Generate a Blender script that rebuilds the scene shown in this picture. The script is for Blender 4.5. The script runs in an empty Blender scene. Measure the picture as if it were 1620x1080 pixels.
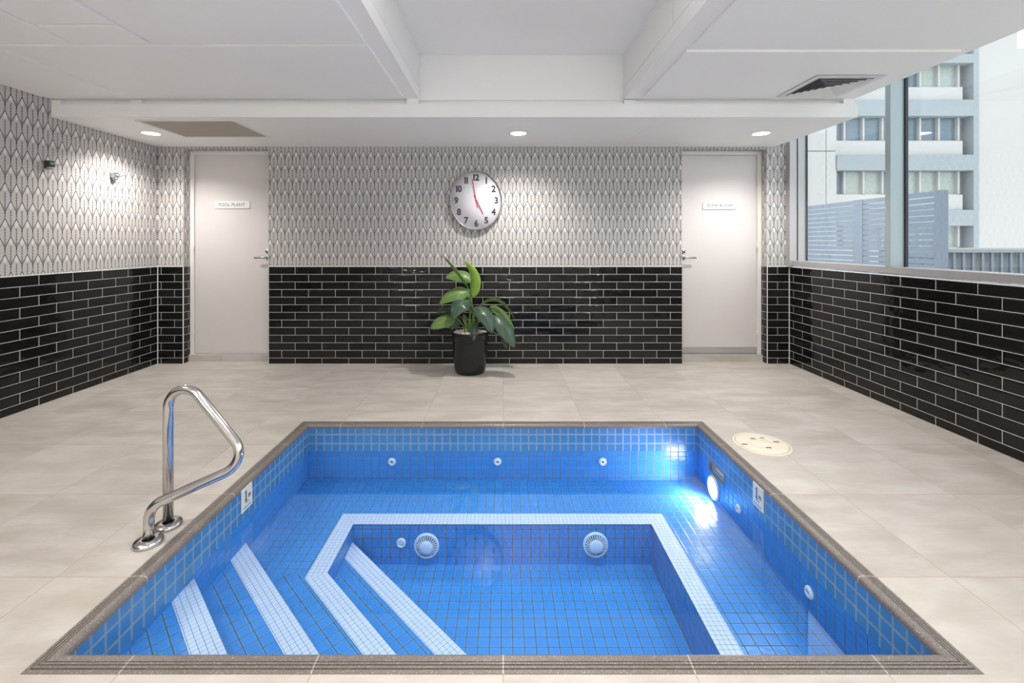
import bpy, bmesh, math, random
from mathutils import Vector, Matrix

S = bpy.context.scene
COL = S.collection
PI = math.pi

# ------------------------------------------------------------------ camera, world, exposure
F = 719.0            # focal length in pixels of the 1620 x 1080 frame
CX, CY = 796.0, 384.0  # vanishing point of the room's depth direction
EYE = 1.345          # eye height above the deck
cam_d = bpy.data.cameras.new('camera')
cam_d.sensor_fit = 'HORIZONTAL'
cam_d.sensor_width = 36.0
cam_d.lens = F / 1620.0 * 36.0
cam_d.shift_x = (810.0 - CX) / 1620.0
cam_d.shift_y = -(540.0 - CY) / 1620.0
cam_d.clip_start = 0.02
cam = bpy.data.objects.new('camera', cam_d)
COL.objects.link(cam)
cam.location = (0, 0, EYE)
cam.rotation_euler = (PI / 2, 0, 0)
S.camera = cam

S.view_settings.view_transform = 'Standard'
S.view_settings.look = 'None'
S.view_settings.gamma = 1.0
S.view_settings.use_curve_mapping = False
S.view_settings.exposure = 1.08

w = bpy.data.worlds.new('world')
S.world = w
w.use_nodes = True
w.node_tree.nodes['Background'].inputs[0].default_value = (0.81, 0.905, 1.0, 1)
w.node_tree.nodes['Background'].inputs[1].default_value = 1.12

sun_d = bpy.data.lights.new('sun', 'SUN')      # hazy sun high behind the building, never enters the room
sun_d.energy = 0.30
sun_d.angle = math.radians(8)
sun_d.color = (1.0, 0.98, 0.95)
sun = bpy.data.objects.new('sun', sun_d)
COL.objects.link(sun)
sun.rotation_euler = Vector((0.42, 0.50, -0.76)).to_track_quat('-Z', 'Y').to_euler()

POOL_FILL_W = 60.0     # narrow unseen downlights added in the deep recess to brighten the water
SPOT_W = 56.0        # room downlights
FILL_GLOBE_W = 120.0        # unseen opal globes added behind the viewer as fill light
FILL_DOWN_W = 40.0        # unseen downlights added over and behind the camera as fill
POOL_W = 9.0         # underwater lamp

random.seed(4)


def at(px, py, y):
    """Point of the room seen at (px, py) of the photograph and y metres deep."""
    return Vector(((px - CX) * y / F, y, EYE - (py - CY) * y / F))


# ------------------------------------------------------------------ node helpers
class G:
    def __init__(self, name, rough=0.5, color=(0.8, 0.8, 0.8), metallic=0.0, spec=0.5):
        self.m = bpy.data.materials.new(name)
        self.m.use_nodes = True
        self.nt = self.m.node_tree
        self.b = self.nt.nodes['Principled BSDF']
        self.out = self.nt.nodes['Material Output']
        self.b.inputs['Base Color'].default_value = (*color, 1)
        self.b.inputs['Roughness'].default_value = rough
        self.b.inputs['Metallic'].default_value = metallic
        self.b.inputs['Specular IOR Level'].default_value = spec

    def node(self, t, **kw):
        n = self.nt.nodes.new(t)
        for k, v in kw.items():
            setattr(n, k, v)
        return n

    def link(self, a, b):
        self.nt.links.new(a, b)

    def setin(self, sock, v):
        if isinstance(v, (int, float)):
            sock.default_value = v
        elif isinstance(v, tuple):
            sock.default_value = v if len(v) == len(sock.default_value) else (*v, 1)
        else:
            self.link(v, sock)

    def math(self, op, a, b=0.0, c=0.0, clamp=False):
        n = self.node('ShaderNodeMath', operation=op, use_clamp=clamp)
        for i, v in enumerate((a, b, c)):
            self.setin(n.inputs[i], v)
        return n.outputs[0]

    def mix(self, f, a, b):
        n = self.node('ShaderNodeMix', data_type='RGBA')
        self.setin(n.inputs[0], f)
        self.setin(n.inputs[6], a)
        self.setin(n.inputs[7], b)
        return n.outputs[2]

    def uv(self):
        u = self.node('ShaderNodeUVMap')
        s = self.node('ShaderNodeSeparateXYZ')
        self.link(u.outputs[0], s.inputs[0])
        return u.outputs[0], s.outputs[0], s.outputs[1]

    def obj_co(self):
        return self.node('ShaderNodeTexCoord').outputs['Object']

    def xyz(self, x, y, z=0.0):
        n = self.node('ShaderNodeCombineXYZ')
        for i, v in enumerate((x, y, z)):
            self.setin(n.inputs[i], v)
        return n.outputs[0]

    def noise(self, vec, scale, detail=2.0, rough=0.5):
        n = self.node('ShaderNodeTexNoise')
        self.setin(n.inputs['Vector'], vec)
        n.inputs['Scale'].default_value = scale
        n.inputs['Detail'].default_value = detail
        n.inputs['Roughness'].default_value = rough
        return n.outputs[0]

    def white(self, vec):
        n = self.node('ShaderNodeTexWhiteNoise', noise_dimensions='3D')
        self.setin(n.inputs['Vector'], vec)
        return n.outputs['Value'], n.outputs['Color']

    def smooth(self, v, lo, hi):
        n = self.node('ShaderNodeMapRange', interpolation_type='SMOOTHSTEP')
        self.setin(n.inputs[0], v)
        n.inputs[1].default_value = lo
        n.inputs[2].default_value = hi
        return n.outputs[0]

    def bump(self, height, strength, dist=0.01):
        n = self.node('ShaderNodeBump')
        n.inputs['Strength'].default_value = strength
        n.inputs['Distance'].default_value = dist
        self.link(height, n.inputs['Height'])
        self.link(n.outputs[0], self.b.inputs['Normal'])

    def color(self, v):
        self.setin(self.b.inputs['Base Color'], v)

    def rough(self, v):
        self.setin(self.b.inputs['Roughness'], v)


def plain(name, color, rough=0.5, metallic=0.0, spec=0.5, var=0.03):
    """A plain surface with a faint mottling so that it is never perfectly flat."""
    g = G(name, rough, color, metallic, spec)
    if var:
        n = g.noise(g.obj_co(), 9.0, 3.0)
        dark = tuple(c * (1 - var) for c in color)
        lite = tuple(min(1, c * (1 + var)) for c in color)
        g.color(g.mix(n, dark, lite))
    return g.m


def mat_paper():
    """Leaf patterned wallpaper: interlocking pointed leaves with a V hatch and a dotted vein."""
    g = G('leaf_wallpaper', 0.6, spec=0.25)
    _, u, v = g.uv()
    p, T = 0.0416, 0.2790
    a = g.math('PINGPONG', g.math('DIVIDE', u, p), 1.0)
    w_ = g.math('FRACT', g.math('MULTIPLY', v, -1.0 / T))
    w2 = g.math('FRACT', g.math('ADD', w_, 0.5))
    b = g.math('SUBTRACT', 1.0, a)
    e1 = g.math('SUBTRACT', w_, g.math('MULTIPLY', a, 0.305))   # below the upper edge of an even leaf
    e2 = g.math('SUBTRACT', w2, g.math('MULTIPLY', b, 0.305))   # same for odd leaves
    # even leaf: e1 > 0 and (lower edge) not yet covered by the odd leaf
    up = g.math('LESS_THAN', w_, g.math('SUBTRACT', 0.805, g.math('MULTIPLY', a, 0.305)))
    ine = g.math('MULTIPLY', g.math('GREATER_THAN', e1, 0.0), up)

    def sel(x, y):                       # x in even leaves, y in odd ones
        return g.math('ADD', g.math('MULTIPLY', ine, x), g.math('MULTIPLY', g.math('SUBTRACT', 1.0, ine), y))
    off = sel(a, b)                      # distance from the leaf's vein, 0..1
    ww = sel(w_, w2)                     # position down the leaf, 0 at its tip
    ph = g.math('ADD', ww, g.math('MULTIPLY', off, 0.36))
    tri = g.math('PINGPONG', g.math('DIVIDE', ph, 0.092 / 2), 1.0)
    hatch = g.math('SUBTRACT', 1.0, g.smooth(tri, 0.36, 0.60))
    below = g.smooth(ph, 0.27, 0.29)
    hatch = g.math('MULTIPLY', hatch, below)
    # outlines
    k = T * 0.438
    l1 = g.math('ABSOLUTE', g.math('MULTIPLY', e1, k))
    l2 = g.math('ABSOLUTE', g.math('MULTIPLY', e2, k))
    ln = g.math('MINIMUM', l1, l2)
    line = g.math('SUBTRACT', 1.0, g.smooth(ln, 0.0024, 0.0046))
    # vein and the short stems between the leaves
    vein = g.math('SUBTRACT', 1.0, g.smooth(g.math('MULTIPLY', off, p), 0.0026, 0.0050))
    vein = g.math('MULTIPLY', vein, g.smooth(ww, 0.24, 0.27))
    dots = g.math('PINGPONG', g.math('DIVIDE', ww, 0.075 / 2), 1.0)
    vein = g.math('MULTIPLY', vein, g.math('ADD', 0.55, g.math('MULTIPLY', dots, 0.45)))
    rim = g.math('MULTIPLY', g.math('SUBTRACT', 1.0, off), p)       # distance from the leaf's own side edge
    stem = g.math('SUBTRACT', 1.0, g.smooth(rim, 0.0028, 0.0052))
    stem = g.math('MULTIPLY', stem, g.math('SUBTRACT', g.smooth(ww, 0.28, 0.30), g.smooth(ww, 0.50, 0.52)))
    stem = g.math('MULTIPLY', stem, g.math('SUBTRACT', 1.0, g.math('MULTIPLY', g.smooth(ww, 0.37, 0.42), 0.25)))
    # the paper darkens where the hatching converges into the leaf's foot
    foot = g.math('MULTIPLY', g.smooth(ww, 0.60, 0.80), g.math('SUBTRACT', 1.0, g.smooth(off, 0.0, 0.5)))
    dark = g.math('MAXIMUM', g.math('MULTIPLY', hatch, 0.60), g.math('MULTIPLY', line, 0.92))
    dark = g.math('MAXIMUM', dark, g.math('MULTIPLY', foot, 0.45))
    dark = g.math('MAXIMUM', dark, g.math('MAXIMUM', vein, stem))
    g.color(g.mix(dark, (0.70, 0.675, 0.66), (0.026, 0.022, 0.022)))
    return g.m


def mat_subway():
    """Glossy black hand-made brick tiles with white grout; v = 0 is the top course's upper edge."""
    g = G('black_brick_tile', 0.07, spec=0.30)
    vec, u, v = g.uv()
    W, H, gr = 0.2985, 0.0848, 0.0010
    r = g.math('DIVIDE', g.math('MULTIPLY', v, -1.0), H)
    row = g.math('FLOOR', r)
    uu = g.math('ADD', g.math('DIVIDE', u, W), g.math('MULTIPLY', g.math('MODULO', g.math('ABSOLUTE', row), 2.0), 0.5))
    colm = g.math('FLOOR', uu)
    fx = g.math('MULTIPLY', g.math('PINGPONG', uu, 0.5), W)
    fy = g.math('MULTIPLY', g.math('PINGPONG', r, 0.5), H)
    d = g.math('MINIMUM', fx, fy)
    tile = g.smooth(d, gr, gr + 0.0013)
    rv, rc = g.white(g.xyz(colm, row, 3.0))
    g.color(g.mix(tile, (0.78, 0.76, 0.73), g.mix(rv, (0.006, 0.006, 0.006), (0.015, 0.0145, 0.014))))
    g.rough(g.math('SUBTRACT', 0.75, g.math('MULTIPLY', tile, 0.69)))
    # each tile is slightly tilted and wavy
    sep = g.node('ShaderNodeSeparateXYZ')
    g.link(rc, sep.inputs[0])
    lu = g.math('MULTIPLY', g.math('SUBTRACT', g.math('FRACT', uu), 0.5), g.math('SUBTRACT', sep.outputs[0], 0.5))
    lv = g.math('MULTIPLY', g.math('SUBTRACT', g.math('FRACT', r), 0.5), g.math('SUBTRACT', sep.outputs[1], 0.5))
    tilt = g.math('ADD', g.math('MULTIPLY', lu, W), g.math('MULTIPLY', lv, H * 2.0))
    n1 = g.noise(g.xyz(u, g.math('MULTIPLY', v, 1.6), g.math('MULTIPLY', rv, 40.0)), 11.0, 1.5)
    edge = g.smooth(d, gr, 0.014)
    h = g.math('ADD', g.math('MULTIPLY', n1, 0.0026), g.math('MULTIPLY', tilt, 0.030))
    h = g.math('ADD', h, g.math('MULTIPLY', edge, 0.0012))
    g.bump(h, 1.0, 1.0)
    return g.m


def mat_mosaic(name, p, gr, cols, grout, rough=0.20, spread=0.3):
    g = G(name, rough, spec=0.5)
    vec, u, v = g.uv()
    fu, fv = g.math('DIVIDE', u, p), g.math('DIVIDE', v, p)
    d = g.math('MULTIPLY', g.math('MINIMUM', g.math('PINGPONG', fu, 0.5), g.math('PINGPONG', fv, 0.5)), p)
    tile = g.smooth(d, gr, gr + p * 0.03)
    rv, rc = g.white(g.xyz(g.math('FLOOR', fu), g.math('FLOOR', fv), 1.0))
    cloud = g.noise(vec, 2.3, 2.0)
    t = g.math('ADD', g.math('MULTIPLY', rv, 0.65 * spread), g.math('MULTIPLY', cloud, 0.35))
    c = g.mix(t, cols[0], cols[1])
    edge = g.smooth(d, gr, gr + p * 0.13)                 # glaze is paler over the tile's edge
    c = g.mix(g.math('MULTIPLY', g.math('SUBTRACT', 1.0, edge), 0.35), c, tuple(min(1, x * 1.5 + 0.03) for x in cols[1]))
    gn = g.noise(vec, 14.0, 3.0)
    gc = g.mix(gn, tuple(x * 0.7 for x in grout), grout)
    g.color(g.mix(tile, gc, c))
    g.rough(g.math('SUBTRACT', 0.8, g.math('MULTIPLY', tile, 0.8 - rough)))
    h = g.math('ADD', g.math('MULTIPLY', tile, 0.0012), g.math('MULTIPLY', g.noise(vec, 30.0, 1.0), 0.0012))
    g.bump(h, 0.6, 1.0)
    return g.m


def mat_deck():
    g = G('stone_look_floor_tile', 0.45, spec=0.4)
    vec, u, v = g.uv()
    P = 0.6
    fu, fv = g.math('DIVIDE', u, P), g.math('DIVIDE', g.math('SUBTRACT', v, 0.03), P)
    d = g.math('MULTIPLY', g.math('MINIMUM', g.math('PINGPONG', fu, 0.5), g.math('PINGPONG', fv, 0.5)), P)
    tile = g.smooth(d, 0.0012, 0.0030)
    rv, rc = g.white(g.xyz(g.math('FLOOR', fu), g.math('FLOOR', fv), 5.0))
    sh = g.xyz(g.math('ADD', u, g.math('MULTIPLY', rv, 9.0)), g.math('ADD', g.math('MULTIPLY', v, 2.6), g.math('MULTIPLY', rv, 17.0)))
    n = g.noise(sh, 2.4, 6.0, 0.62)
    fine = g.noise(vec, 160.0, 2.0, 0.7)
    c = g.mix(g.smooth(n, 0.30, 0.72), (0.390, 0.350, 0.310), (0.520, 0.490, 0.455))
    c = g.mix(g.math('MULTIPLY', rv, 0.25), c, (0.66, 0.62, 0.57))
    c = g.mix(g.math('MULTIPLY', g.smooth(fine, 0.55, 0.8), 0.16), c, (0.40, 0.35, 0.30))
    g.color(g.mix(tile, (0.40, 0.325, 0.24), c))
    g.rough(g.math('ADD', 0.36, g.math('MULTIPLY', n, 0.2)))
    g.bump(g.math('ADD', g.math('MULTIPLY', tile, 0.0006), g.math('MULTIPLY', fine, 0.0003)), 0.5, 1.0)
    return g.m


def mat_coping():
    """Dark speckled stone with three anti-slip grooves; v runs across the strip from the deck side."""
    g = G('dark_granite_coping', 0.3, spec=0.6)
    vec, u, v = g.uv()
    co = g.obj_co()
    n = g.noise(co, 170.0, 3.0, 0.7)
    n2 = g.noise(co, 300.0, 1.0)
    big = g.noise(co, 3.0, 2.0)
    c = g.mix(n, (0.085, 0.070, 0.060), (0.235, 0.205, 0.185))
    c = g.mix(g.math('MULTIPLY', g.smooth(n2, 0.63, 0.71), 0.8), c, (0.55, 0.52, 0.49))
    joint = g.math('MULTIPLY', g.math('PINGPONG', g.math('DIVIDE', u, 0.6), 0.5), 0.6)
    jm = g.smooth(joint, 0.0014, 0.0028)
    g.color(g.mix(jm, (0.48, 0.43, 0.36), c))
    g.rough(g.math('ADD', 0.22, g.math('MULTIPLY', big, 0.24)))
    g.bump(g.math('MULTIPLY', n, 0.0012), 0.7, 1.0)
    return g.m


def mat_clear(name, tint, f0, power=5.0, ripple=0.0):
    """Clear sheet (glass, still water): lets light through and mirrors more at a flat angle."""
    g = G(name)
    nt = g.nt
    nt.nodes.remove(g.b)
    tr = g.node('ShaderNodeBsdfTransparent')
    tr.inputs[0].default_value = (*tint, 1)
    gl = g.node('ShaderNodeBsdfGlossy')
    gl.inputs['Roughness'].default_value = 0.0
    gl.inputs[0].default_value = (1, 1, 1, 1)
    lw = g.node('ShaderNodeLayerWeight')
    lw.inputs[0].default_value = 0.5
    fz = g.math('POWER', lw.outputs['Facing'], power)
    f = g.math('ADD', f0, g.math('MULTIPLY', fz, 1.0 - f0))
    ms = g.node('ShaderNodeMixShader')
    g.link(f, ms.inputs[0])
    g.link(tr.outputs[0], ms.inputs[1])
    g.link(gl.outputs[0], ms.inputs[2])
    g.link(ms.outputs[0], g.out.inputs[0])
    if ripple:
        n = g.noise(g.obj_co(), 5.0, 1.0)
        bn = g.node('ShaderNodeBump')
        bn.inputs['Strength'].default_value = 1.0
        bn.inputs['Distance'].default_value = 1.0
        g.link(g.math('MULTIPLY', n, ripple), bn.inputs['Height'])
        g.link(bn.outputs[0], gl.inputs['Normal'])
        g.link(bn.outputs[0], lw.inputs['Normal'])
    return g.m


def mat_emit(name, color, strength):
    g = G(name, 0.4, color)
    g.b.inputs['Emission Color'].default_value = (*color, 1)
    g.b.inputs['Emission Strength'].default_value = strength
    return g.m


def mat_leaf(name, dark, lite, vein, rough):
    g = G(name, rough, spec=0.5)
    vec, u, v = g.uv()                     # u along the midrib 0..1, v across -1..1
    av = g.math('ABSOLUTE', v)
    mid = g.math('SUBTRACT', 1.0, g.smooth(av, 0.03, 0.09))
    ph = g.math('SUBTRACT', g.math('MULTIPLY', u, 13.0), g.math('MULTIPLY', av, 3.2))
    side = g.math('SUBTRACT', 1.0, g.smooth(g.math('PINGPONG', ph, 0.5), 0.03, 0.16))
    n = g.noise(vec, 3.0, 2.0)
    c = g.mix(n, dark, lite)
    c = g.mix(g.math('MULTIPLY', side, 0.6), c, vein)
    c = g.mix(g.math('MULTIPLY', mid, 0.8), c, vein)
    g.color(c)
    h = g.math('ADD', g.math('MULTIPLY', side, -0.002), g.math('MULTIPLY', mid, -0.002))
    g.bump(h, 0.8, 1.0)
    g.b.inputs['Subsurface Weight'].default_value = 0.0
    return g.m


M = {}
M['paper'] = mat_paper()
M['subway'] = mat_subway()
BLUE = ((0.030, 0.215, 0.60), (0.055, 0.335, 0.80))
M['mosaic'] = mat_mosaic('blue_pool_mosaic', 0.058, 0.0019, BLUE, (0.115, 0.125, 0.11))
M['mosaic_dry'] = mat_mosaic('blue_waterline_mosaic', 0.058, 0.0017, ((0.035, 0.165, 0.40), (0.075, 0.27, 0.55)), (0.34, 0.34, 0.28))
M['nosing'] = mat_mosaic('pale_blue_small_mosaic', 0.0242, 0.0008, ((0.58, 0.65, 0.83), (0.67, 0.74, 0.90)), (0.20, 0.26, 0.31), spread=0.3)
M['deck'] = mat_deck()
M['coping'] = mat_coping()
M['ceil'] = plain('ceiling_paint', (0.925, 0.918, 0.905), 0.55, var=0.005)
M['trim'] = plain('white_edge_trim', (0.80, 0.79, 0.77), 0.45, var=0.01)
M['door'] = plain('door_paint', (0.64, 0.605, 0.595), 0.32, var=0.012)
M['frame'] = plain('door_frame_paint', (0.76, 0.74, 0.72), 0.35, var=0.01)
M['alu'] = plain('silver_aluminium', (0.44, 0.43, 0.43), 0.38, 0.35, var=0.03)
M['alu2'] = plain('teal_grey_aluminium', (0.38, 0.45, 0.46), 0.35, 0.25, var=0.03)
M['gasket'] = plain('black_rubber', (0.02, 0.022, 0.028), 0.5)
M['steel'] = G('polished_steel', 0.18, (0.62, 0.61, 0.60), 1.0).m
M['steel2'] = plain('satin_steel', (0.42, 0.41, 0.41), 0.3, 0.9)
M['glass'] = mat_clear('window_glass', (0.975, 0.978, 0.972), 0.045)
M['water'] = mat_clear('pool_water', (0.82, 0.92, 1.0), 0.06, ripple=0.00012)
M['lens'] = mat_emit('lamp_lens', (1.0, 0.97, 0.92), 9.0)
M['poollens'] = mat_emit('pool_lamp_lens', (0.95, 0.97, 1.0), 14.0)
M['globe'] = mat_emit('fill_globe_glass', (1.0, 0.97, 0.93), 6.0)  # glow of the globes added behind the viewer
M['white'] = plain('white_plastic', (0.80, 0.81, 0.82), 0.35)
M['paleblue'] = plain('pale_blue_plastic', (0.62, 0.74, 0.86), 0.35)
M['darkhole'] = plain('dark_opening', (0.02, 0.03, 0.05), 0.6)
M['taupe'] = plain('taupe_filter_mesh', (0.50, 0.455, 0.405), 0.8, var=0.05)
M['vent'] = plain('white_vent_metal', (0.74, 0.74, 0.73), 0.4)
M['cream'] = plain('cream_lid_plastic', (0.72, 0.66, 0.54), 0.5, var=0.06)
M['brown'] = plain('brown_hole', (0.16, 0.11, 0.06), 0.6)
M['pot'] = G('glossy_black_pot', 0.09, (0.010, 0.010, 0.011), 0.0, 0.42).m
M['pebble'] = plain('white_pebble', (0.68, 0.64, 0.58), 0.7, var=0.15)
M['leafdark'] = mat_leaf('dark_leaf', (0.022, 0.050, 0.034), (0.050, 0.095, 0.060), (0.085, 0.135, 0.085), 0.30)
M['leafmid'] = mat_leaf('mid_green_leaf', (0.075, 0.150, 0.035), (0.125, 0.220, 0.050), (0.19, 0.30, 0.09), 0.36)
M['leaflite'] = mat_leaf('fresh_green_leaf', (0.190, 0.360, 0.030), (0.290, 0.480, 0.055), (0.40, 0.58, 0.14), 0.36)
M['stem'] = plain('leaf_stalk', (0.15, 0.25, 0.06), 0.4, var=0.15)
M['clockface'] = plain('clock_face', (0.76, 0.75, 0.80), 0.35, var=0.01)
M['ink'] = plain('dark_ink', (0.035, 0.033, 0.045), 0.5)
M['red'] = plain('red_hand', (0.55, 0.02, 0.05), 0.4)
M['greyink'] = plain('grey_lettering', (0.14, 0.14, 0.14), 0.5)
M['sign'] = plain('white_sign', (0.76, 0.76, 0.76), 0.3, var=0.01)
M['markertile'] = plain('cream_marker_tile', (0.68, 0.68, 0.58), 0.3)
M['blackplastic'] = plain('black_plastic', (0.035, 0.035, 0.035), 0.35)
M['greenled'] = plain('green_display', (0.18, 0.36, 0.31), 0.2)
M['facade'] = plain('white_facade', (0.435, 0.42, 0.395), 0.7, var=0.02)
M['facade2'] = plain('warm_white_facade', (0.435, 0.41, 0.38), 0.7, var=0.015)
M['concrete'] = plain('pale_grey_concrete', (0.275, 0.30, 0.305), 0.8, var=0.10)
M['concdark'] = plain('grey_concrete', (0.21, 0.215, 0.22), 0.8, var=0.08)
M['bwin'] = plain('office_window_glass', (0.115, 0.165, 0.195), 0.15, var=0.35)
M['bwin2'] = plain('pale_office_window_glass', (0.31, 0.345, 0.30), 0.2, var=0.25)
M['screen'] = plain('blue_grey_screen_paint', (0.185, 0.225, 0.275), 0.5)
M['pave'] = plain('terrace_paving', (0.42, 0.42, 0.40), 0.8)


# ------------------------------------------------------------------ mesh helpers
ORG = {}


class MB:
    """Collects faces with UVs in metres, then becomes one mesh object."""
    def __init__(self):
        self.bm = bmesh.new()
        self.uv = self.bm.loops.layers.uv.new('UVMap')
        self.keep = set()
        self.sm = set()

    def face(self, pts, uvs=None, smooth=False):
        vs = [self.bm.verts.new(p) for p in pts]
        f = self.bm.faces.new(vs)
        if uvs:
            for l, t in zip(f.loops, uvs):
                l[self.uv].uv = t
            self.keep.add(f)
        f.smooth = smooth
        return f

    def box(self, x0, x1, y0, y1, z0, z1, bevel=0.0):
        r = bmesh.ops.create_cube(self.bm, size=1.0)
        for v in r['verts']:
            v.co = Vector(((x0 + x1) / 2 + v.co.x * (x1 - x0), (y0 + y1) / 2 + v.co.y * (y1 - y0), (z0 + z1) / 2 + v.co.z * (z1 - z0)))
        if bevel:
            es = list({e for v in r['verts'] for e in v.link_edges})
            bmesh.ops.bevel(self.bm, geom=es, offset=bevel, segments=2, profile=0.5, affect='EDGES')
        return r['verts']

    def prism(self, poly, z0, z1):
        n = len(poly)
        lo = [self.bm.verts.new((x, y, z0)) for x, y in poly]
        hi = [self.bm.verts.new((x, y, z1)) for x, y in poly]
        self.bm.faces.new(hi)
        self.bm.faces.new(lo[::-1])
        for i in range(n):
            j = (i + 1) % n
            self.bm.faces.new((lo[i], lo[j], hi[j], hi[i]))

    def lathe(self, prof, c, axis=(0, 0, 1), n=40, sx=1.0, sz=1.0, cap=True):
        """prof = [(radius, height along axis)]; sx, sz stretch the ring's two directions."""
        ax = Vector(axis).normalized()
        a = Vector((1, 0, 0)) if abs(ax.x) < 0.9 else Vector((0, 1, 0))
        b = ax.cross(a).normalized()
        a = b.cross(ax).normalized()
        c = Vector(c)
        rings = []
        for r, h in prof:
            if r < 1e-6:
                rings.append([self.bm.verts.new(c + ax * h)])
            else:
                rings.append([self.bm.verts.new(c + ax * h + a * (r * sx * math.cos(2 * PI * i / n)) + b * (r * sz * math.sin(2 * PI * i / n))) for i in range(n)])
        for q in range(len(rings) - 1):
            A, B = rings[q], rings[q + 1]
            for i in range(n):
                j = (i + 1) % n
                if len(A) == 1 and len(B) == 1:
                    continue
                if len(A) == 1:
                    f = self.bm.faces.new((A[0], B[j], B[i]))
                elif len(B) == 1:
                    f = self.bm.faces.new((A[i], A[j], B[0]))
                else:
                    f = self.bm.faces.new((A[i], A[j], B[j], B[i]))
                f.smooth = True
        return rings

    def tube(self, pts, r, n=16, caps=True, radii=None):
        pts = [Vector(p) for p in pts]
        m = len(pts)
        tang = []
        for i in range(m):
            t = (pts[min(i + 1, m - 1)] - pts[max(i - 1, 0)])
            tang.append(t.normalized())
        up = Vector((0, 0, 1)) if abs(tang[0].z) < 0.9 else Vector((0, 1, 0))
        s = tang[0].cross(up).normalized()
        rings = []
        for i in range(m):
            t = tang[i]
            s = (s - t * s.dot(t)).normalized()
            q = t.cross(s)
            rr = radii[i] if radii else r
            rings.append([self.bm.verts.new(pts[i] + s * (rr * math.cos(2 * PI * k / n)) + q * (rr * math.sin(2 * PI * k / n))) for k in range(n)])
        for i in range(m - 1):
            for k in range(n):
                j = (k + 1) % n
                f = self.bm.faces.new((rings[i][k], rings[i][j], rings[i + 1][j], rings[i + 1][k]))
                f.smooth = True
        if caps:
            self.bm.faces.new(rings[0][::-1])
            self.bm.faces.new(rings[-1])

    def project(self, du=0.0, dv=0.0, vs=1.0):
        """UVs in metres by each face's main direction; vs squeezes v on upright faces."""
        self.bm.normal_update()
        for f in self.bm.faces:
            if f in self.keep:
                continue
            n = f.normal
            ax = max(range(3), key=lambda i: abs(n[i]))
            for l in f.loops:
                c = l.vert.co
                if ax == 0:
                    l[self.uv].uv = (c.y + du, (c.z + dv) * vs)
                elif ax == 1:
                    l[self.uv].uv = (c.x + du, (c.z + dv) * vs)
                else:
                    l[self.uv].uv = (c.x + du, c.y + dv)

    def build(self, name, m, parent=None, org=None, du=0.0, dv=0.0, vs=1.0, bevel=0.0, seg=2):
        bmesh.ops.remove_doubles(self.bm, verts=self.bm.verts, dist=1e-6)
        if not self.keep:
            bmesh.ops.recalc_face_normals(self.bm, faces=self.bm.faces)
        self.project(du, dv, vs)
        o_ = Vector((0, 0, 0))
        if parent is not None:
            o_ = ORG.get(parent.name, Vector((0, 0, 0)))
        elif org is not None:
            o_ = Vector(org)
        bmesh.ops.translate(self.bm, verts=self.bm.verts, vec=-o_)
        me = bpy.data.meshes.new(name)
        self.bm.to_mesh(me)
        self.bm.free()
        for mm in (m if isinstance(m, (list, tuple)) else [m]):
            me.materials.append(mm)
        ob = bpy.data.objects.new(name, me)
        COL.objects.link(ob)
        ORG[ob.name] = o_
        if parent is not None:
            ob.parent = parent
        else:
            ob.location = o_
        if bevel:
            b = ob.modifiers.new('edge', 'BEVEL')
            b.width = bevel
            b.segments = seg
            b.limit_method = 'ANGLE'
            b.angle_limit = math.radians(40)
        return ob


def thing(name, loc, label, cat, group=None):
    o = bpy.data.objects.new(name, None)
    o.empty_display_size = 0.1
    COL.objects.link(o)
    o.location = loc
    ORG[o.name] = Vector(loc)
    return tag(o, label, cat, group)


def tag(o, label=None, cat=None, group=None, kind=None):
    if label:
        o['label'] = label
    if cat:
        o['category'] = cat
    if group:
        o['group'] = group
    if kind:
        o['kind'] = kind
    return o


def struct(name, mb, m, **kw):
    o = mb.build(name, m, **kw)
    o['kind'] = 'structure'
    return o


def copy_tree(o, parent=None):
    c = o.copy()
    COL.objects.link(c)
    ORG[c.name] = ORG.get(o.name, Vector((0, 0, 0)))
    if parent is not None:
        c.parent = parent
    for ch in [x for x in COL.objects if x.parent == o]:
        copy_tree(ch, c)
    return c


def text_mesh(s, size, name, m, parent, center, normal='-Y', sx=1.0, sz=1.0, bold=0.0, depth=0.0008):
    """Lettering as its own thin mesh, centred on `center`, read along `normal`."""
    cu = bpy.data.curves.new('lettering', 'FONT')
    cu.body = s
    cu.size = size
    cu.align_x = 'CENTER'
    cu.align_y = 'CENTER'
    cu.extrude = depth
    cu.offset = bold
    cu.resolution_u = 4
    tmp = bpy.data.objects.new('lettering', cu)
    COL.objects.link(tmp)
    dg = bpy.context.evaluated_depsgraph_get()
    me = bpy.data.meshes.new_from_object(tmp.evaluated_get(dg))
    COL.objects.unlink(tmp)
    bpy.data.objects.remove(tmp)
    bpy.data.curves.remove(cu)
    me.name = name
    xs = [v.co.x for v in me.vertices]
    ys = [v.co.y for v in me.vertices]
    mx, my = (min(xs) + max(xs)) / 2, (min(ys) + max(ys)) / 2
    dirs = {'-Y': (Vector((1, 0, 0)), Vector((0, -1, 0))), '-X': (Vector((0, -1, 0)), Vector((-1, 0, 0))), '+X': (Vector((0, 1, 0)), Vector((1, 0, 0)))}
    R, N = dirs[normal]
    c = Vector(center) - ORG.get(parent.name, Vector((0, 0, 0)))
    for v in me.vertices:
        x, y, z = v.co
        v.co = c + R * ((x - mx) * sx) + Vector((0, 0, 1)) * ((y - my) * sz) + N * z
    me.materials.clear()
    me.materials.append(m)
    o = bpy.data.objects.new(name, me)
    COL.objects.link(o)
    o.parent = parent
    ORG[o.name] = ORG.get(parent.name, Vector((0, 0, 0)))
    return o


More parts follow.
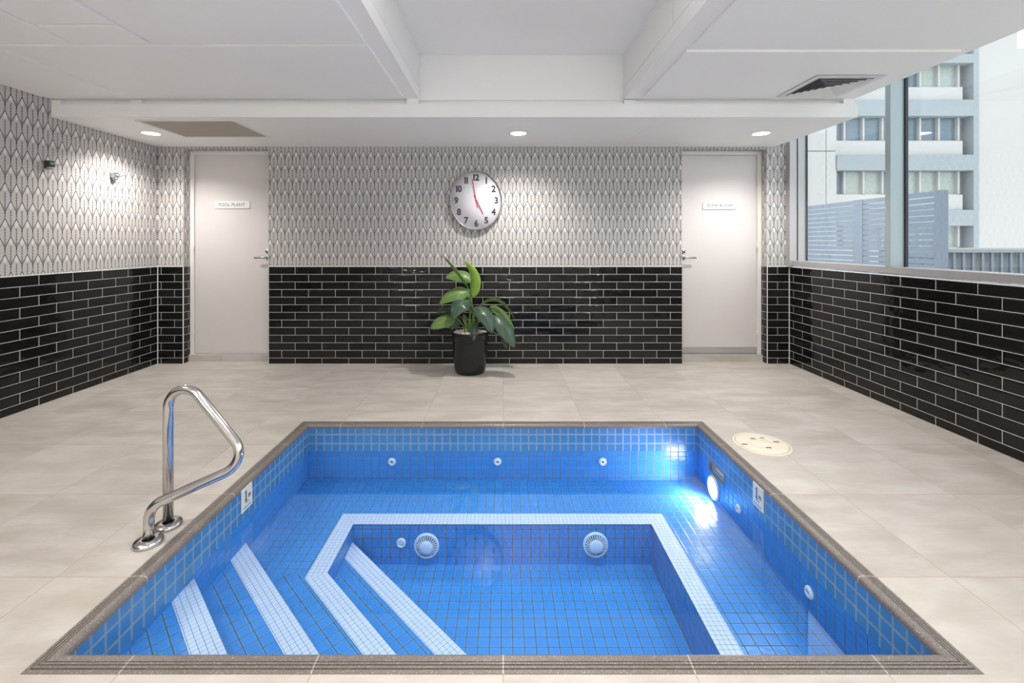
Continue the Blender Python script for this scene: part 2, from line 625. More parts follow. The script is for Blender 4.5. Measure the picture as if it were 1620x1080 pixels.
def arc(p0, p1, p2, r, n=7):
    """Rounded corner at p1 between p0 and p2."""
    p0, p1, p2 = Vector(p0), Vector(p1), Vector(p2)
    a, b = (p0 - p1).normalized(), (p2 - p1).normalized()
    ang = a.angle(b)
    d = min(r / math.tan(ang / 2), (p0 - p1).length * 0.95, (p2 - p1).length * 0.95)
    r = d * math.tan(ang / 2)
    c = p1 + (a + b).normalized() * (r / math.sin(ang / 2))
    s, e = p1 + a * d - c, p1 + b * d - c
    tot = s.angle(e)
    out = []
    for i in range(n + 1):
        t = i / n
        out.append(c + (s * math.sin((1 - t) * tot) + e * math.sin(t * tot)) / math.sin(tot))
    return out


# ------------------------------------------------------------------ measures of the room
XL, XR = -3.85, 3.19           # tiled left and right walls
YB = 5.063                     # back wall
YR = 5.185                     # back of the door recesses
YF = -3.2                      # wall behind the camera
ZT = 1.080                     # top of the black tiling
ZC = 2.57                      # ceiling
ZS = 2.415                     # soffit along the back wall
YS = 3.87                      # soffit's front face
DL = (-3.563, -2.620)          # left door recess
DR = (1.993, 2.938)            # right door recess
ZD = 2.387                     # top of the recesses
XW = 3.155                     # edge of the wallpapered pier at the window
PX0, PX1, PY0, PY1 = -1.435, 1.430, 1.487, 3.350   # pool, inside
CO = 0.068                     # visible width of the coping
WZ = -0.190                    # water level

# ------------------------------------------------------------------ floor
b = MB()
ox0, ox1, oy0, oy1 = PX0 - CO, PX1 + CO, PY0 - CO, PY1 + CO
b.box(XL - 0.2, ox0, YF, YR + 0.1, -0.06, 0)
b.box(ox1, XR + 0.2, YF, YR + 0.1, -0.06, 0)
b.box(ox0, ox1, YF, oy0, -0.06, 0)
b.box(ox0, ox1, oy1, YR + 0.1, -0.06, 0)
struct('floor', b, M['deck'])

# ------------------------------------------------------------------ walls: black tiles below, wallpaper above
def wall_pair(name, boxes_t, boxes_p, du):
    t = MB()
    for q in boxes_t:
        t.box(*q)
    o = struct(name, t, M['subway'], du=du, dv=-ZT)
    p = MB()
    for q in boxes_p:
        p.box(*q)
    c = p.build('wallpaper', M['paper'], o, du=0.02)
    return o


TH = 0.12
wall_pair('wall_left', [(XL - TH, XL, YF, YB, 0, ZT)], [(XL - TH, XL - 0.004, YF, YB, ZT, ZC + 0.1)], -3.770)
bt, bp = [], []
for (x0, x1) in ((XL - TH, DL[0]), (DL[1], DR[0]), (DR[1], XR)):
    bt.append((x0, x1, YB, YR + 0.06, 0, ZT))
for (x0, x1) in ((XL - TH, DL[0]), (DL[1], DR[0]), (DR[1], XW)):
    bp.append((x0, x1, YB + 0.003, YR + 0.06, ZT, ZC))
for d in (DL, DR):
    bp.append((d[0], d[1], YB + 0.003, YR + 0.06, ZD, ZC))
wall_pair('wall_back', bt, bp, 1.720)
wall_pair('wall_right', [(XR, XR + 0.14, YF, YB, 0, ZT)], [], -3.060 + 0.006)
b = MB()
b.box(XL - TH, XR + 0.3, YF - 0.1, YF, 0, 3.0)
struct('wall_front', b, M['ceil'])
b = MB()
b.box(XR, XR + 0.14, YF, -1.9, ZT, 3.0)
struct('wall_right_rear', b, M['ceil'])

# pale grout and edge strips at the corners and along the top of the tiles
n_trim = 0
def trim(*q, m='trim'):
    global n_trim
    n_trim += 1
    b = MB()
    b.box(*q)
    return struct('trim_%d' % n_trim, b, M[m])


e = 0.0045
trim(XL, XL + e, YF, YB, ZT - 0.002, ZT + 0.006)
trim(XL + e, DL[0], YB - e, YB + 0.004, ZT - 0.002, ZT + 0.006)
trim(DL[1], DR[0], YB - e, YB + 0.004, ZT - 0.002, ZT + 0.006)
trim(DR[1], XW, YB - e, YB + 0.004, ZT - 0.002, ZT + 0.006)
trim(XR - e, XR, YF, YB, ZT - 0.006, ZT + 0.004)
for x in (XL, DL[0], DR[1], XR - 0.008):
    trim(x - (0.004 if x in (DL[0],) else 0), x + 0.007 - (0.004 if x in (DL[0],) else 0), YB - 0.004, YB + 0.003, 0, ZT - 0.002)
trim(DL[1] + 0.004, DL[1] + 0.010, YB - 0.002, YB + 0.003, 0, ZT - 0.002)

# ------------------------------------------------------------------ doors
def door(n, d, hinge_left, word, sign_px, sign_w):
    x0, x1 = d
    g = MB()                                   # frame lining the recess
    yj = YR - 0.012
    fw = 0.045
    if hinge_left:
        g.box(x0 - 0.005, x0 + fw, yj, YR + 0.05, 0.075, ZD)
        g.box(x1 - 0.012, x1 + 0.005, yj, YR + 0.05, 0.075, ZD)
        lx0, lx1 = x0 + fw + 0.003, x1 - 0.012
    else:
        g.box(x1 - fw, x1 + 0.005, yj, YR + 0.05, 0.075, ZD)
        g.box(x0 - 0.005, x0 + 0.012, yj, YR + 0.05, 0.075, ZD)
        lx0, lx1 = x0 + 0.012, x1 - fw - 0.003
    g.box(lx0 - 0.003, lx1 + 0.003, yj, YR + 0.05, ZD - 0.04, ZD)
    root = struct('door_%d' % n, g, M['frame'], bevel=0.002)
    g = MB()
    g.box(lx0, lx1, YR, YR + 0.045, 0.088, ZD - 0.045)
    leaf = g.build('door_leaf', M['door'], root, bevel=0.002)
    for z in (0.30, 1.30, 2.05):
        g = MB()
        hx = x0 + fw + 0.001 if hinge_left else x1 - fw - 0.001
        g.lathe([(0, 0), (0.006, 0), (0.006, 0.10), (0, 0.10)], (hx, yj - 0.004, z - 0.05), n=12)
        g.build('hinge', M['frame'], root)
    # lever handle and lock
    hx = lx1 - 0.050 if hinge_left else lx0 + 0.045
    s = -1 if hinge_left else 1
    g = MB()
    g.lathe([(0, 0), (0.027, 0), (0.027, 0.007), (0.024, 0.009), (0.011, 0.009), (0.010, 0.05), (0, 0.05)], (hx, YR, 1.178), (0, -1, 0), 28)
    pts = [Vector((hx, YR - 0.040, 1.178))] + arc((hx, YR - 0.03, 1.178), (hx, YR - 0.056, 1.178), (hx + s * 0.12, YR - 0.056, 1.176), 0.012, 5) + [Vector((hx + s * 0.128, YR - 0.056, 1.176))]
    g.tube(pts, 0.0095, 12)
    g.build('door_handle', M['steel2'], root)
    g = MB()
    g.lathe([(0, 0), (0.027, 0), (0.027, 0.010), (0.023, 0.014), (0.013, 0.014), (0.012, 0.020), (0, 0.020)], (hx, YR, 1.250), (0, -1, 0), 28)
    g.build('lock_cylinder', M['steel2'], root)
    # name plate
    px0, px1, py0, py1 = sign_px
    p0, p1 = at(px0, py1, YR), at(px1, py0, YR)
    g = MB()
    g.box(p0.x, p1.x, YR - 0.010, YR, p0.z, p1.z)
    g.build('sign_plate', M['sign'], root, bevel=0.001)
    c = at(sign_w, (py0 + py1) / 2, YR)
    text_mesh(word, 0.052, 'sign_lettering', M['greyink'], root, (c.x, YR - 0.0105, c.z), sx=0.98, sz=1.0)
    return root, lx0, lx1


d1, a0, a1 = door(1, DL, True, 'POOL PLANT', (341, 395.5, 318, 329.7), 367.5)
d2, c0, c1 = door(2, DR, False, 'PUMP ROOM', (1111.5, 1165.0, 319.5, 331.0), 1138.5)
g = MB()
g.box(c0, c1, YR - 0.012, YR, 0.092, 0.160)
for i in range(6):
    x = c0 + 0.14 + i * 0.125
    g.lathe([(0.005, 0), (0.004, 0.003), (0, 0.003)], (x, YR - 0.012, 0.152), (0, -1, 0), 8)
tag(g.build('kick_seal', M['alu'], d2), 'grey metal seal strip along the foot of the door')
for k, d in enumerate((DL, DR)):
    b = MB()
    b.box(d[0], d[1], YR - 0.035, YR + 0.06, 0, 0.080)
    struct('door_sill_%d' % (k + 1), b, M['deck'], du=0.19 if k == 0 else 0.4, dv=0.2)

# ------------------------------------------------------------------ ceiling
XC1 = 2.99                                   # ceiling's edge along the window
CFX = (-0.73, 1.043)                         # deep coffer
b = MB()
zt = 3.06
b.box(XL - TH, CFX[0], YF, YS + 0.03, ZC, zt)
b.box(CFX[1], XC1, YF, YS + 0.03, ZC, zt)
b.box(CFX[0], CFX[1], YF, YS + 0.03, 2.955, zt)
b.box(CFX[0], CFX[1], YF, -2.0, ZC, 2.955)
b.box(XL - TH, XC1, YS + 0.03, YR + 0.1, ZC, zt)
b.box(XC1, XR + 0.30, YF, YR + 0.1, 2.95, zt)
struct('ceiling', b, M['ceil'])
b = MB()                                     # soffit with a shadow groove at the top of its face
b.box(XL, XC1 + 0.03, YS, YB + 0.003, ZS, 2.532)
b.box(XL, XC1 + 0.015, YS + 0.045, YB + 0.003, 2.532, ZC)
b.box(XL, XL + 0.085, YS, YS + 0.045, 2.532, 2.562)
b.box(-3.17, -3.08, YS, YS + 0.045, 2.532, 2.562)
b.box(-0.82, CFX[0] + 0.012, YS, YS + 0.045, 2.532, ZC)
b.box(CFX[1] - 0.012, 1.13, YS, YS + 0.045, 2.532, 2.562)
b.box(2.90, XC1, YS, YS + 0.045, 2.532, ZC)
b.box(DL[0], DL[1], YB, YR + 0.06, ZS, ZC)
struct('trim_soffit', b, M['ceil'])
b = MB()                                     # flat panels fixed under the ceiling with narrow gaps
g_ = 0.013
def panel(x0, x1, y0, y1, th=0.015):
    b.box(x0 + g_, x1 - g_, y0 + g_, y1 - g_, ZC - th, ZC + 0.005)
panel(XL, -3.12, -2.5, 3.79)
panel(-3.12, -0.82, 2.78, 3.79)
panel(-3.12, -2.62, -2.5, 2.78)
panel(-2.62, -2.14, 1.7, 2.53)
panel(-2.14, -0.82, -2.5, 2.78)
panel(-2.62, -2.14, 2.53, 2.78)
panel(1.15, 2.92, 2.87, 3.79)
panel(1.15, 2.87, -2.5, 2.80)
struct('ceiling_panels', b, M['ceil'], bevel=0.004)
b = MB()                                     # seams on the coffer's upright faces
for x, s in ((CFX[0], 1), (CFX[1], -1)):
    b.box(min(x, x + s * 0.012), max(x, x + s * 0.012), 2.77, YS + 0.02, 2.67, 2.9549)
    b.box(min(x, x + s * 0.012), max(x, x + s * 0.012), -1.9, 2.755, 2.67, 2.9549)
    b.box(min(x, x + s * 0.012), max(x, x + s * 0.012), -1.9, YS + 0.02, ZC, 2.667)
struct('trim_coffer', b, M['ceil'], bevel=0.002)
b = MB()                                     # joints in the soffit's plasterboard
for (p, q) in (((-0.80, 3.9), (-0.80, 5.0)), ((1.33, 3.9), (1.33, 5.0))):
    b.box(p[0] - 0.004, p[0] + 0.004, p[1], q[1], ZS - 0.0015, ZS + 0.002)
b.box(XL + 0.10, XL + 0.106, YS + 0.05, YB - 0.05, ZS - 0.002, ZS + 0.002)
b.box(-2.55, -2.545, 4.60, YB - 0.06, ZS - 0.002, ZS + 0.002)
b.box(-2.85, -2.545, 4.60, 4.604, ZS - 0.002, ZS + 0.002)
struct('trim_joint', b, M['ceil'])

# ------------------------------------------------------------------ windows along the right wall
ZW0, ZW1 = 1.094, 2.95
b = MB()
b.box(XR - 0.006, XR + 0.14, -1.9, YB - 0.06, ZW0, 1.148)
b.box(XR - 0.006, XR + 0.14, -1.9, YB - 0.06, 2.90, ZW1)
b.box(XW, XR + 0.155, YB - 0.060, YB + 0.05, ZW0, ZW1)
struct('window_frame', b, M['alu'], bevel=0.003)
b = MB()
b.box(XR + 0.045, XR + 0.053, YB - 0.066, YB - 0.058, 1.148, 2.90)
b.box(XR + 0.14, XR + 0.155, YB - 0.075, YB - 0.060, 1.148, 2.90)
struct('trim_jamb', b, M['gasket'])
mull = [3.735, 2.48, 1.23, -0.02, -1.27]
ys = [YB - 0.06] + mull + [-1.9]
for i, y in enumerate(mull):
    b = MB()
    b.box(XR - 0.008, XR + 0.125, y, y + 0.052, 1.148, 2.90)
    o = struct('window_mullion_%d' % (i + 1), b, M['alu2'], bevel=0.002)
    b = MB()
    b.box(XR + 0.105, XR + 0.128, y - 0.013, y, 1.148, 2.90)
    b.build('gasket', M['gasket'], o)
for i in range(len(ys) - 1):
    y1 = ys[i]
    y0 = ys[i + 1] + (0.052 if i < len(mull) else 0)
    b = MB()
    b.box(XR + 0.115, XR + 0.123, y0 + 0.0005, y1 - 0.0005, 1.1485, 2.8995)
    struct('window_%d' % (i + 1), b, M['glass'])

# ------------------------------------------------------------------ the pool
pool = thing('spa_pool', ((PX0 + PX1) / 2, (PY0 + PY1) / 2, -0.7), 'square sunken spa pool tiled in blue mosaic with pale step edges', 'pool')
VS = 1 / 1.15
C1, C2, C3, C4 = 0.676, 1.100, 1.475, 1.880          # fronts of the corner steps, x + y
Z1, Z2, ZB, Z4, ZF = -0.212, -0.328, -0.402, -0.508, -0.650
IX0, IX1, IY = -0.930, 0.920, 2.820                  # deep part
R2 = math.sqrt(0.5)


def uvd(x, y):
    return ((x - y) * R2, (x + y) * R2)


def top(mb, poly, z, diag=False, shift=(0.0, 0.0)):
    mb.face([(x, y, z) for x, y in poly], [((uvd(x, y) if diag else (x, y))[0] + shift[0], (uvd(x, y) if diag else (x, y))[1] + shift[1]) for x, y in poly])


def wallq(mb, p, q, z0, z1, u0=0.0, vs=VS):
    """Upright rectangle from p to q, facing left of the direction p -> q."""
    L = (Vector(q) - Vector(p)).length
    v = lambda z: z * VS if z >= WZ else WZ * VS + (z - WZ) * vs
    mb.face([(p[0], p[1], z0), (q[0], q[1], z0), (q[0], q[1], z1), (p[0], p[1], z1)], [(u0, v(z0)), (u0 + L, v(z0)), (u0 + L, v(z1)), (u0, v(z1))])


US = 1.75      # underwater courses look flattened through the surface
b, bd = MB(), MB()                               # below and above the water
for zA, zB_, vs, b_ in ((WZ, -0.012, VS, bd), (-0.74, WZ, US, b)):
    wallq(b_, (PX0, PY1), (PX1, PY1), zA, zB_, 0.0, vs)
    wallq(b_, (PX0, PY0), (PX0, PY1), zA, zB_, 0.02, vs)
    wallq(b_, (PX1, PY0), (PX0, PY0), zA, zB_, 0.0, vs)
# right wall with the skimmer's opening left free
SY0, SY1, SZ0, SZ1 = 2.935, 3.165, -0.238, -0.146
for zA, zB_, vs in ((-0.74, SZ0, US), (SZ0, WZ, US), (WZ, SZ1, VS), (SZ1, -0.012, VS)):
    b_ = bd if zA >= WZ - 1e-6 else b
    if zA >= SZ0 - 1e-6 and zB_ <= SZ1 + 1e-6:
        wallq(b_, (PX1, PY1), (PX1, SY1), zA, zB_, 0.0, vs)
        wallq(b_, (PX1, SY0), (PX1, PY0), zA, zB_, PY1 - SY0, vs)
    else:
        wallq(b_, (PX1, PY1), (PX1, PY0), zA, zB_, 0.0, vs)
b.build('basin_wall', M['mosaic'], pool)
bd.build('waterline_band', M['mosaic_dry'], pool)

NB = 0.102                                           # width of the pale nosing
ND = NB * math.sqrt(2)
# bench: left and back and right of the deep part
b = MB()
yl = 2.40
top(b, [(PX0, yl), (IX0 - 0.045, yl), (IX0, yl + 0.005), (IX0, IY), (IX1, IY), (IX1, PY0), (PX1, PY0), (PX1, PY1), (PX0, PY1)], ZB)
top(b, [(C2 - yl - 0.03, yl), (C2 - PY0 - 0.03, PY0), (C3 - PY0, PY0), (IX0, C3 - IX0), (IX0 - 0.045, yl)], ZB, True)
wallq(b, (IX0, IY), (IX1, IY), ZF, ZB, 0.0, 1.0)
wallq(b, (IX1, IY), (IX1, PY0), ZF, ZB, 0.0, 1.0)
wallq(b, (IX0, C3 - IX0), (IX0, IY), ZF, ZB, 0.0, 1.0)
wallq(b, (C3 - PY0, PY0), (IX0, C3 - IX0), ZF, ZB, 0.0, 1.0)
b.build('bench', M['mosaic'], pool)
b = MB()
top(b, [(IX0, PY0), (IX1, PY0), (IX1, IY), (IX0, IY)], ZF, False, (0.01, 0.02))
b.build('pool_floor', M['mosaic'], pool)


def step(c, z, zlow, xl):
    b = MB()
    yl_ = min(c - xl, IY)
    poly = [(xl, PY0), (c - PY0, PY0), (c - yl_, yl_), (xl, yl_)]
    if xl > PX0:
        poly = [(C3 - PY0, PY0), (c - PY0, PY0), (xl, c - xl), (xl, C3 - xl)]
    top(b, poly, z, True, (0.0, 0.012))
    wallq(b, (c - PY0, PY0), (xl, c - xl), zlow, z, 0.0, 1.0)
    b.build('step', M['mosaic'], pool)
    b = MB()
    t = 0.003
    p = [(c - ND - PY0 - 0.001, PY0), (c - PY0 + 0.001, PY0), (xl, c - xl + 0.001), (xl, c - ND - xl)]
    base = c * R2
    b.face([(x, y, z + t) for x, y in p], [((x - y) * R2, (x + y) * R2 - base) for x, y in p])
    L = (Vector(p[1]) - Vector(p[2])).length
    b.face([(*p[1], z - 0.024), (*p[2], z - 0.024), (*p[2], z + t), (*p[1], z + t)], [(0, 0), (L, 0), (L, 0.0242), (0, 0.0242)])
    b.face([(*p[3], z), (*p[0], z), (*p[0], z + t), (*p[3], z + t)], [(0, 0.005), (L, 0.005), (L, 0.008), (0, 0.008)])
    tag(b.build('nosing', M['nosing'], pool), 'pale small-mosaic edge strip of a step')


step(C1, Z1, Z2 - 0.03, PX0)
step(C2, Z2, ZB - 0.03, PX0)
step(C4, Z4, ZF, IX0)
# pale edge of the bench: a mitred band round the deep part
t = 0.003
inn = [(C3 - PY0, PY0), (IX0, C3 - IX0), (IX0, IY), (IX1, IY), (IX1, PY0)]
xo, yo, xo1 = IX0 - NB, IY + NB * 1.06, IX1 + NB
co_ = C3 - ND
out = [(co_ - PY0, PY0), (xo, co_ - xo), (xo, yo), (xo1, yo), (xo1, PY0)]
b = MB()
for i in range(4):
    p = [inn[i], inn[i + 1], out[i + 1], out[i]]
    d = (Vector(inn[i + 1]) - Vector(inn[i])).normalized()
    nrm = Vector((-d.y, d.x))
    loc = lambda q: ((Vector(q) - Vector(inn[i])).dot(d), (Vector(q) - Vector(inn[i])).dot(nrm))
    b.face([(x, y, ZB + t) for x, y in p[::-1]], [loc(q) for q in p[::-1]])
    L = (Vector(inn[i + 1]) - Vector(inn[i])).length
    b.face([(*inn[i], ZB - 0.004), (*inn[i + 1], ZB - 0.004), (*inn[i + 1], ZB + t), (*inn[i], ZB + t)], [(0, 0.004), (L, 0.004), (L, 0.010), (0, 0.010)])
tag(b.build('nosing', M['nosing'], pool), 'pale small-mosaic edge band round the bench')

# coping: rounded, grooved stone strip mitred at the corners
prof = [(-0.002, -0.03), (-0.002, 0.002), (0.011, 0.003), (0.0115, -0.001), (0.0145, -0.001), (0.015, 0.004), (0.023, 0.0045), (0.0235, 0.000), (0.0265, 0.000), (0.027, 0.005), (0.034, 0.005), (0.0345, 0.001), (0.037, 0.001), (0.0375, 0.005), (0.058, 0.004), (0.066, 0.000), (0.070, -0.007), (0.070, -0.022), (0.060, -0.024)]
b = MB()
cs = [(ox0, oy0, 1, 1), (ox1, oy0, -1, 1), (ox1, oy1, -1, -1), (ox0, oy1, 1, -1)]
for k in range(4):
    a_, c_ = cs[k], cs[(k + 1) % 4]
    for i in range(len(prof) - 1):
        (d0, z0), (d1_, z1) = prof[i], prof[i + 1]
        P = [(a_[0] + a_[2] * d0, a_[1] + a_[3] * d0, z0), (c_[0] + c_[2] * d0, c_[1] + c_[3] * d0, z0), (c_[0] + c_[2] * d1_, c_[1] + c_[3] * d1_, z1), (a_[0] + a_[2] * d1_, a_[1] + a_[3] * d1_, z1)]
        ii = 0 if k % 2 == 0 else 1
        sh = 0.0 if ii == 0 else -0.03
        b.face(P, [(q[ii] + sh, dd) for q, dd in zip(P, (d0, d0, d1_, d1_))])
b.build('coping', M['coping'], pool)

# water
b = MB()
b.face([(PX0 + 0.0006, PY0 + 0.0006, WZ), (PX1 - 0.0006, PY0 + 0.0006, WZ), (PX1 - 0.0006, PY1 - 0.0006, WZ), (PX0 + 0.0006, PY1 - 0.0006, WZ)])
tag(b.build('pool_water', M['water'], org=((PX0 + PX1) / 2, (PY0 + PY1) / 2, WZ)), 'still clear blue water filling the tiled spa pool', 'water', kind='stuff')

# ------------------------------------------------------------------ pool fittings
def jet(c, axis, label):
    c = Vector(c)
    o = thing('water_jet', c, label, 'pool jet', 'pool jets in the basin walls')
    g = MB()
    g.lathe([(0.006, 0.006), (0.010, 0.012), (0.020, 0.013), (0.028, 0.006), (0.030, 0.0), (0.0, 0.0)], c, axis, 28)
    g.build('flange', M['white'], o)
    g = MB()
    g.lathe([(0, 0.007), (0.009, 0.007), (0.009, 0.002), (0, 0.002)], c, axis, 16)
    g.build('nozzle', M['darkhole'], o)
    return o


for x, lab in ((-0.820, 'white round jet on the far pool wall, nearest the handrail side'), (-0.042, 'white round jet in the middle of the far pool wall'), (0.732, 'white round jet on the far pool wall, nearest the pool lamp')):
    jet((x, PY1, -0.268), (0, -1, 0), lab)
jet((PX1, 2.757, -0.268), (-1, 0, 0), 'white round jet below the depth tile on the pool wall by the lamp')
jet((PX1, 2.120, -0.286), (-1, 0, 0), 'white round jet on the right pool wall, closest to the viewer')


def drain(x, z, label):
    c = Vector((x, IY, z))
    o = thing('drain_cover', c, label, 'drain cover', 'slotted drain covers in the deep wall')
    r, n = 0.078, 26
    g = MB()
    g.lathe([(0, 0.030), (0.020, 0.030), (0.038, 0.027), (0.041, 0.024), (0.041, 0.018), (0, 0.018)], c, (0, -1, 0), 30)
    g.build('cap', M['paleblue'], o)
    g = MB()
    g.lathe([(0.066, 0.012), (0.072, 0.013), (0.078, 0.006), (0.079, 0.0), (0.066, 0.0), (0.066, 0.012)], c, (0, -1, 0), 40)
    for i in range(n):
        a = 2 * PI * i / n
        d = Vector((math.cos(a), 0, math.sin(a)))
        s = Vector((-math.sin(a), 0, math.cos(a)))
        for (r0, w0, h0, r1, w1, h1) in ((0.038, 0.0019, 0.024, 0.069, 0.0040, 0.011),):
            q = [c + d * r0 - s * w0 + Vector((0, -h0, 0)), c + d * r0 + s * w0 + Vector((0, -h0, 0)), c + d * r1 + s * w1 + Vector((0, -h1, 0)), c + d * r1 - s * w1 + Vector((0, -h1, 0))]
            q2 = [v + Vector((0, 0.006, 0)) for v in q]
            A = [g.bm.verts.new(v) for v in q]
            B = [g.bm.verts.new(v) for v in q2]
            g.bm.faces.new(A)
            g.bm.faces.new(B[::-1])
            for k in range(4):
                g.bm.faces.new((A[k], A[(k + 1) % 4], B[(k + 1) % 4], B[k]))
    g.build('grille', M['paleblue'], o)
    g = MB()
    g.lathe([(0, 0.003), (0.068, 0.003), (0.068, 0.0), (0, 0.0)], c, (0, -1, 0), 30)
    g.build('backing', M['darkhole'], o)


drain(-0.4745, -0.532, 'pale slotted round drain cover beside the small outlet in the deep wall')
drain(0.5726, -0.526, 'pale slotted round drain cover toward the right end of the deep wall')
c = Vector((-0.632, IY, -0.514))
o = thing('outlet_cap', c, 'small pale outlet cap left of a slotted drain cover underwater', 'outlet')
g = MB()
g.lathe([(0.016, 0.006), (0.020, 0.013), (0.026, 0.012), (0.031, 0.0), (0, 0)], c, (0, -1, 0), 28)
g.build('ring', M['paleblue'], o)
g = MB()
g.lathe([(0, 0.008), (0.016, 0.006), (0.016, 0.0)], c, (0, -1, 0), 20)
g.build('plug', M['white'], o)

# underwater lamp
c = Vector((PX1, 3.085, -0.318))
o = thing('pool_lamp', c, 'round glowing underwater lamp below the skimmer opening', 'lamp')
g = MB()
g.lathe([(0.066, 0.012), (0.076, 0.012), (0.080, 0.004), (0.080, 0.0), (0.066, 0.0), (0.066, 0.012)], c, (-1, 0, 0), 36, sx=1.0, sz=1.0)
g.build('bezel', M['white'], o)
g = MB()
g.lathe([(0, 0.016), (0.03, 0.015), (0.056, 0.010), (0.066, 0.004), (0.066, 0.0), (0, 0.0)], c, (-1, 0, 0), 36)
g.build('lens', M['poollens'], o)
ld = bpy.data.lights.new('pool_lamp_light', 'SPOT')
ld.energy = POOL_W
ld.color = (1.0, 0.72, 0.82)
ld.shadow_soft_size = 0.05
ld.spot_size = math.radians(165)
ld.spot_blend = 0.6
lo = bpy.data.objects.new('pool_lamp_light', ld)
COL.objects.link(lo)
lo.parent = o
lo.location = (-0.07, 0, 0.0)
lo.rotation_euler = (0, math.radians(84), 0)        # points toward -X and a little down
ORG[lo.name] = c

# skimmer mouth
c = Vector((PX1, (SY0 + SY1) / 2, SZ0))
o = thing('skimmer', c, 'rectangular skimmer opening in the pool wall above the lamp', 'skimmer')
g = MB()
k = 0.010
for q in ((SY0, SY1, SZ0, SZ0 + k), (SY0, SY1, SZ1 - k, SZ1), (SY0, SY0 + k, SZ0 + k, SZ1 - k), (SY1 - k, SY1, SZ0 + k, SZ1 - k)):
    g.box(PX1 - 0.004, PX1 + 0.02, *q)
g.build('frame', M['concdark'], o)
g = MB()
x2 = PX1 + 0.16
g.box(x2, x2 + 0.01, SY0, SY1, SZ0, SZ1)
g.box(PX1 + 0.02, x2, SY0, SY1, SZ0, SZ0 + 0.006)
g.box(PX1 + 0.02, x2, SY0, SY1, SZ1 - 0.006, SZ1)
g.box(PX1 + 0.02, x2, SY0, SY0 + 0.006, SZ0, SZ1)
g.box(PX1 + 0.02, x2, SY1 - 0.006, SY1, SZ0, SZ1)
g.build('throat', M['paleblue'], o)
g = MB()
g.box(PX1 + 0.04, PX1 + 0.046, SY0 + 0.02, SY1 - 0.02, SZ0 + 0.012, SZ1 - 0.030)
g.build('flap', M['white'], o)

# depth marker tiles
def depth_tile(x, yc, s, label):
    c = Vector((x, yc, -0.138))
    o = thing('depth_marker', c, label, 'depth marker', 'depth marker tiles at the pool edge')
    g = MB()
    x0, x1 = sorted((x + s * 0.001, x + s * 0.007))
    g.box(x0, x1, yc - 0.052, yc + 0.052, -0.138, -0.012)
    g.build('tile', M['markertile'], o, bevel=0.0015)
    nm = '+X' if s > 0 else '-X'
    f = 1 if s > 0 else -1
    xs = x + s * 0.0073
    g = MB()                                       # serif figure one: stem, flag and foot in one outline
    one = [(-0.013, 0), (0.013, 0), (0.013, 0.005), (0.0055, 0.008), (0.0055, 0.062), (0.0015, 0.062), (-0.013, 0.052), (-0.013, 0.049), (-0.0055, 0.051), (-0.0055, 0.008), (-0.013, 0.005)]
    P = [Vector((xs, yc - f * 0.012 + f * y, -0.089 + z)) for y, z in one]
    A = [g.bm.verts.new(p) for p in P]
    B_ = [g.bm.verts.new(p - Vector((s * 0.0004, 0, 0))) for p in P]
    g.bm.faces.new(A)
    g.bm.faces.new(B_[::-1])
    for q in range(len(A)):
        r_ = (q + 1) % len(A)
        g.bm.faces.new((A[q], B_[q], B_[r_], A[r_]))
    g.build('numeral', M['ink'], o)
    text_mesh('m', 0.040, 'unit_letter', M['ink'], o, (xs, yc + f * 0.022, -0.070), nm, sx=0.9, sz=1.1, bold=0.0008, depth=0.0004)
    g = MB()                                       # tiny unreadable print
    for (z, ya, yb_) in ((-0.097, -0.016, 0.020), (-0.121, -0.036, 0.038)):
        y = ya
        while y < yb_:
            wd = random.uniform(0.003, 0.006)
            g.box(min(xs, xs - s * 0.0004), max(xs, xs - s * 0.0004), yc + y, yc + y + wd * 0.7, z - 0.003, z + 0.003)
            y += wd
    g.build('small_print', M['ink'], o)


depth_tile(PX0, 2.536, 1, 'cream 1 m depth tile on the pool wall beside the handrail')
depth_tile(PX1, 2.540, -1, 'cream 1 m depth tile on the pool wall near the underwater lamp')

# ------------------------------------------------------------------ handrail
o = thing('handrail', (-1.59, 2.10, 0), 'polished steel figure-four grab rail on the deck at the pool steps', 'handrail')
P0, P1 = Vector((-1.592, 2.160, 0.0)), Vector((-1.589, 2.035, 0.0))
A = Vector((-1.592, 2.160, 0.0))
B = Vector((-1.592, 2.160, 0.80))
C_ = at(392, 706, 2.110) + Vector((0.022, 0, 0))
D_ = Vector((-1.585, 2.035, 0.165))
E_ = Vector((-1.589, 2.035, 0.0))
C_ = Vector((-1.172, 2.112, 0.330))
path = [A] + arc(A, B, C_, 0.092, 12) + arc(B, C_, D_, 0.085, 12) + arc(C_, D_, E_, 0.085, 10) + [E_]
g = MB()
g.tube(path, 0.0215, 20)
g.build('tube', M['steel'], o)
for q in (P0, P1):
    g = MB()
    g.lathe([(0.022, 0.024), (0.030, 0.023), (0.052, 0.019), (0.058, 0.012), (0.058, 0.0), (0.022, 0.0), (0.022, 0.024)], q, n=36)
    g.build('flange', M['steel'], o)

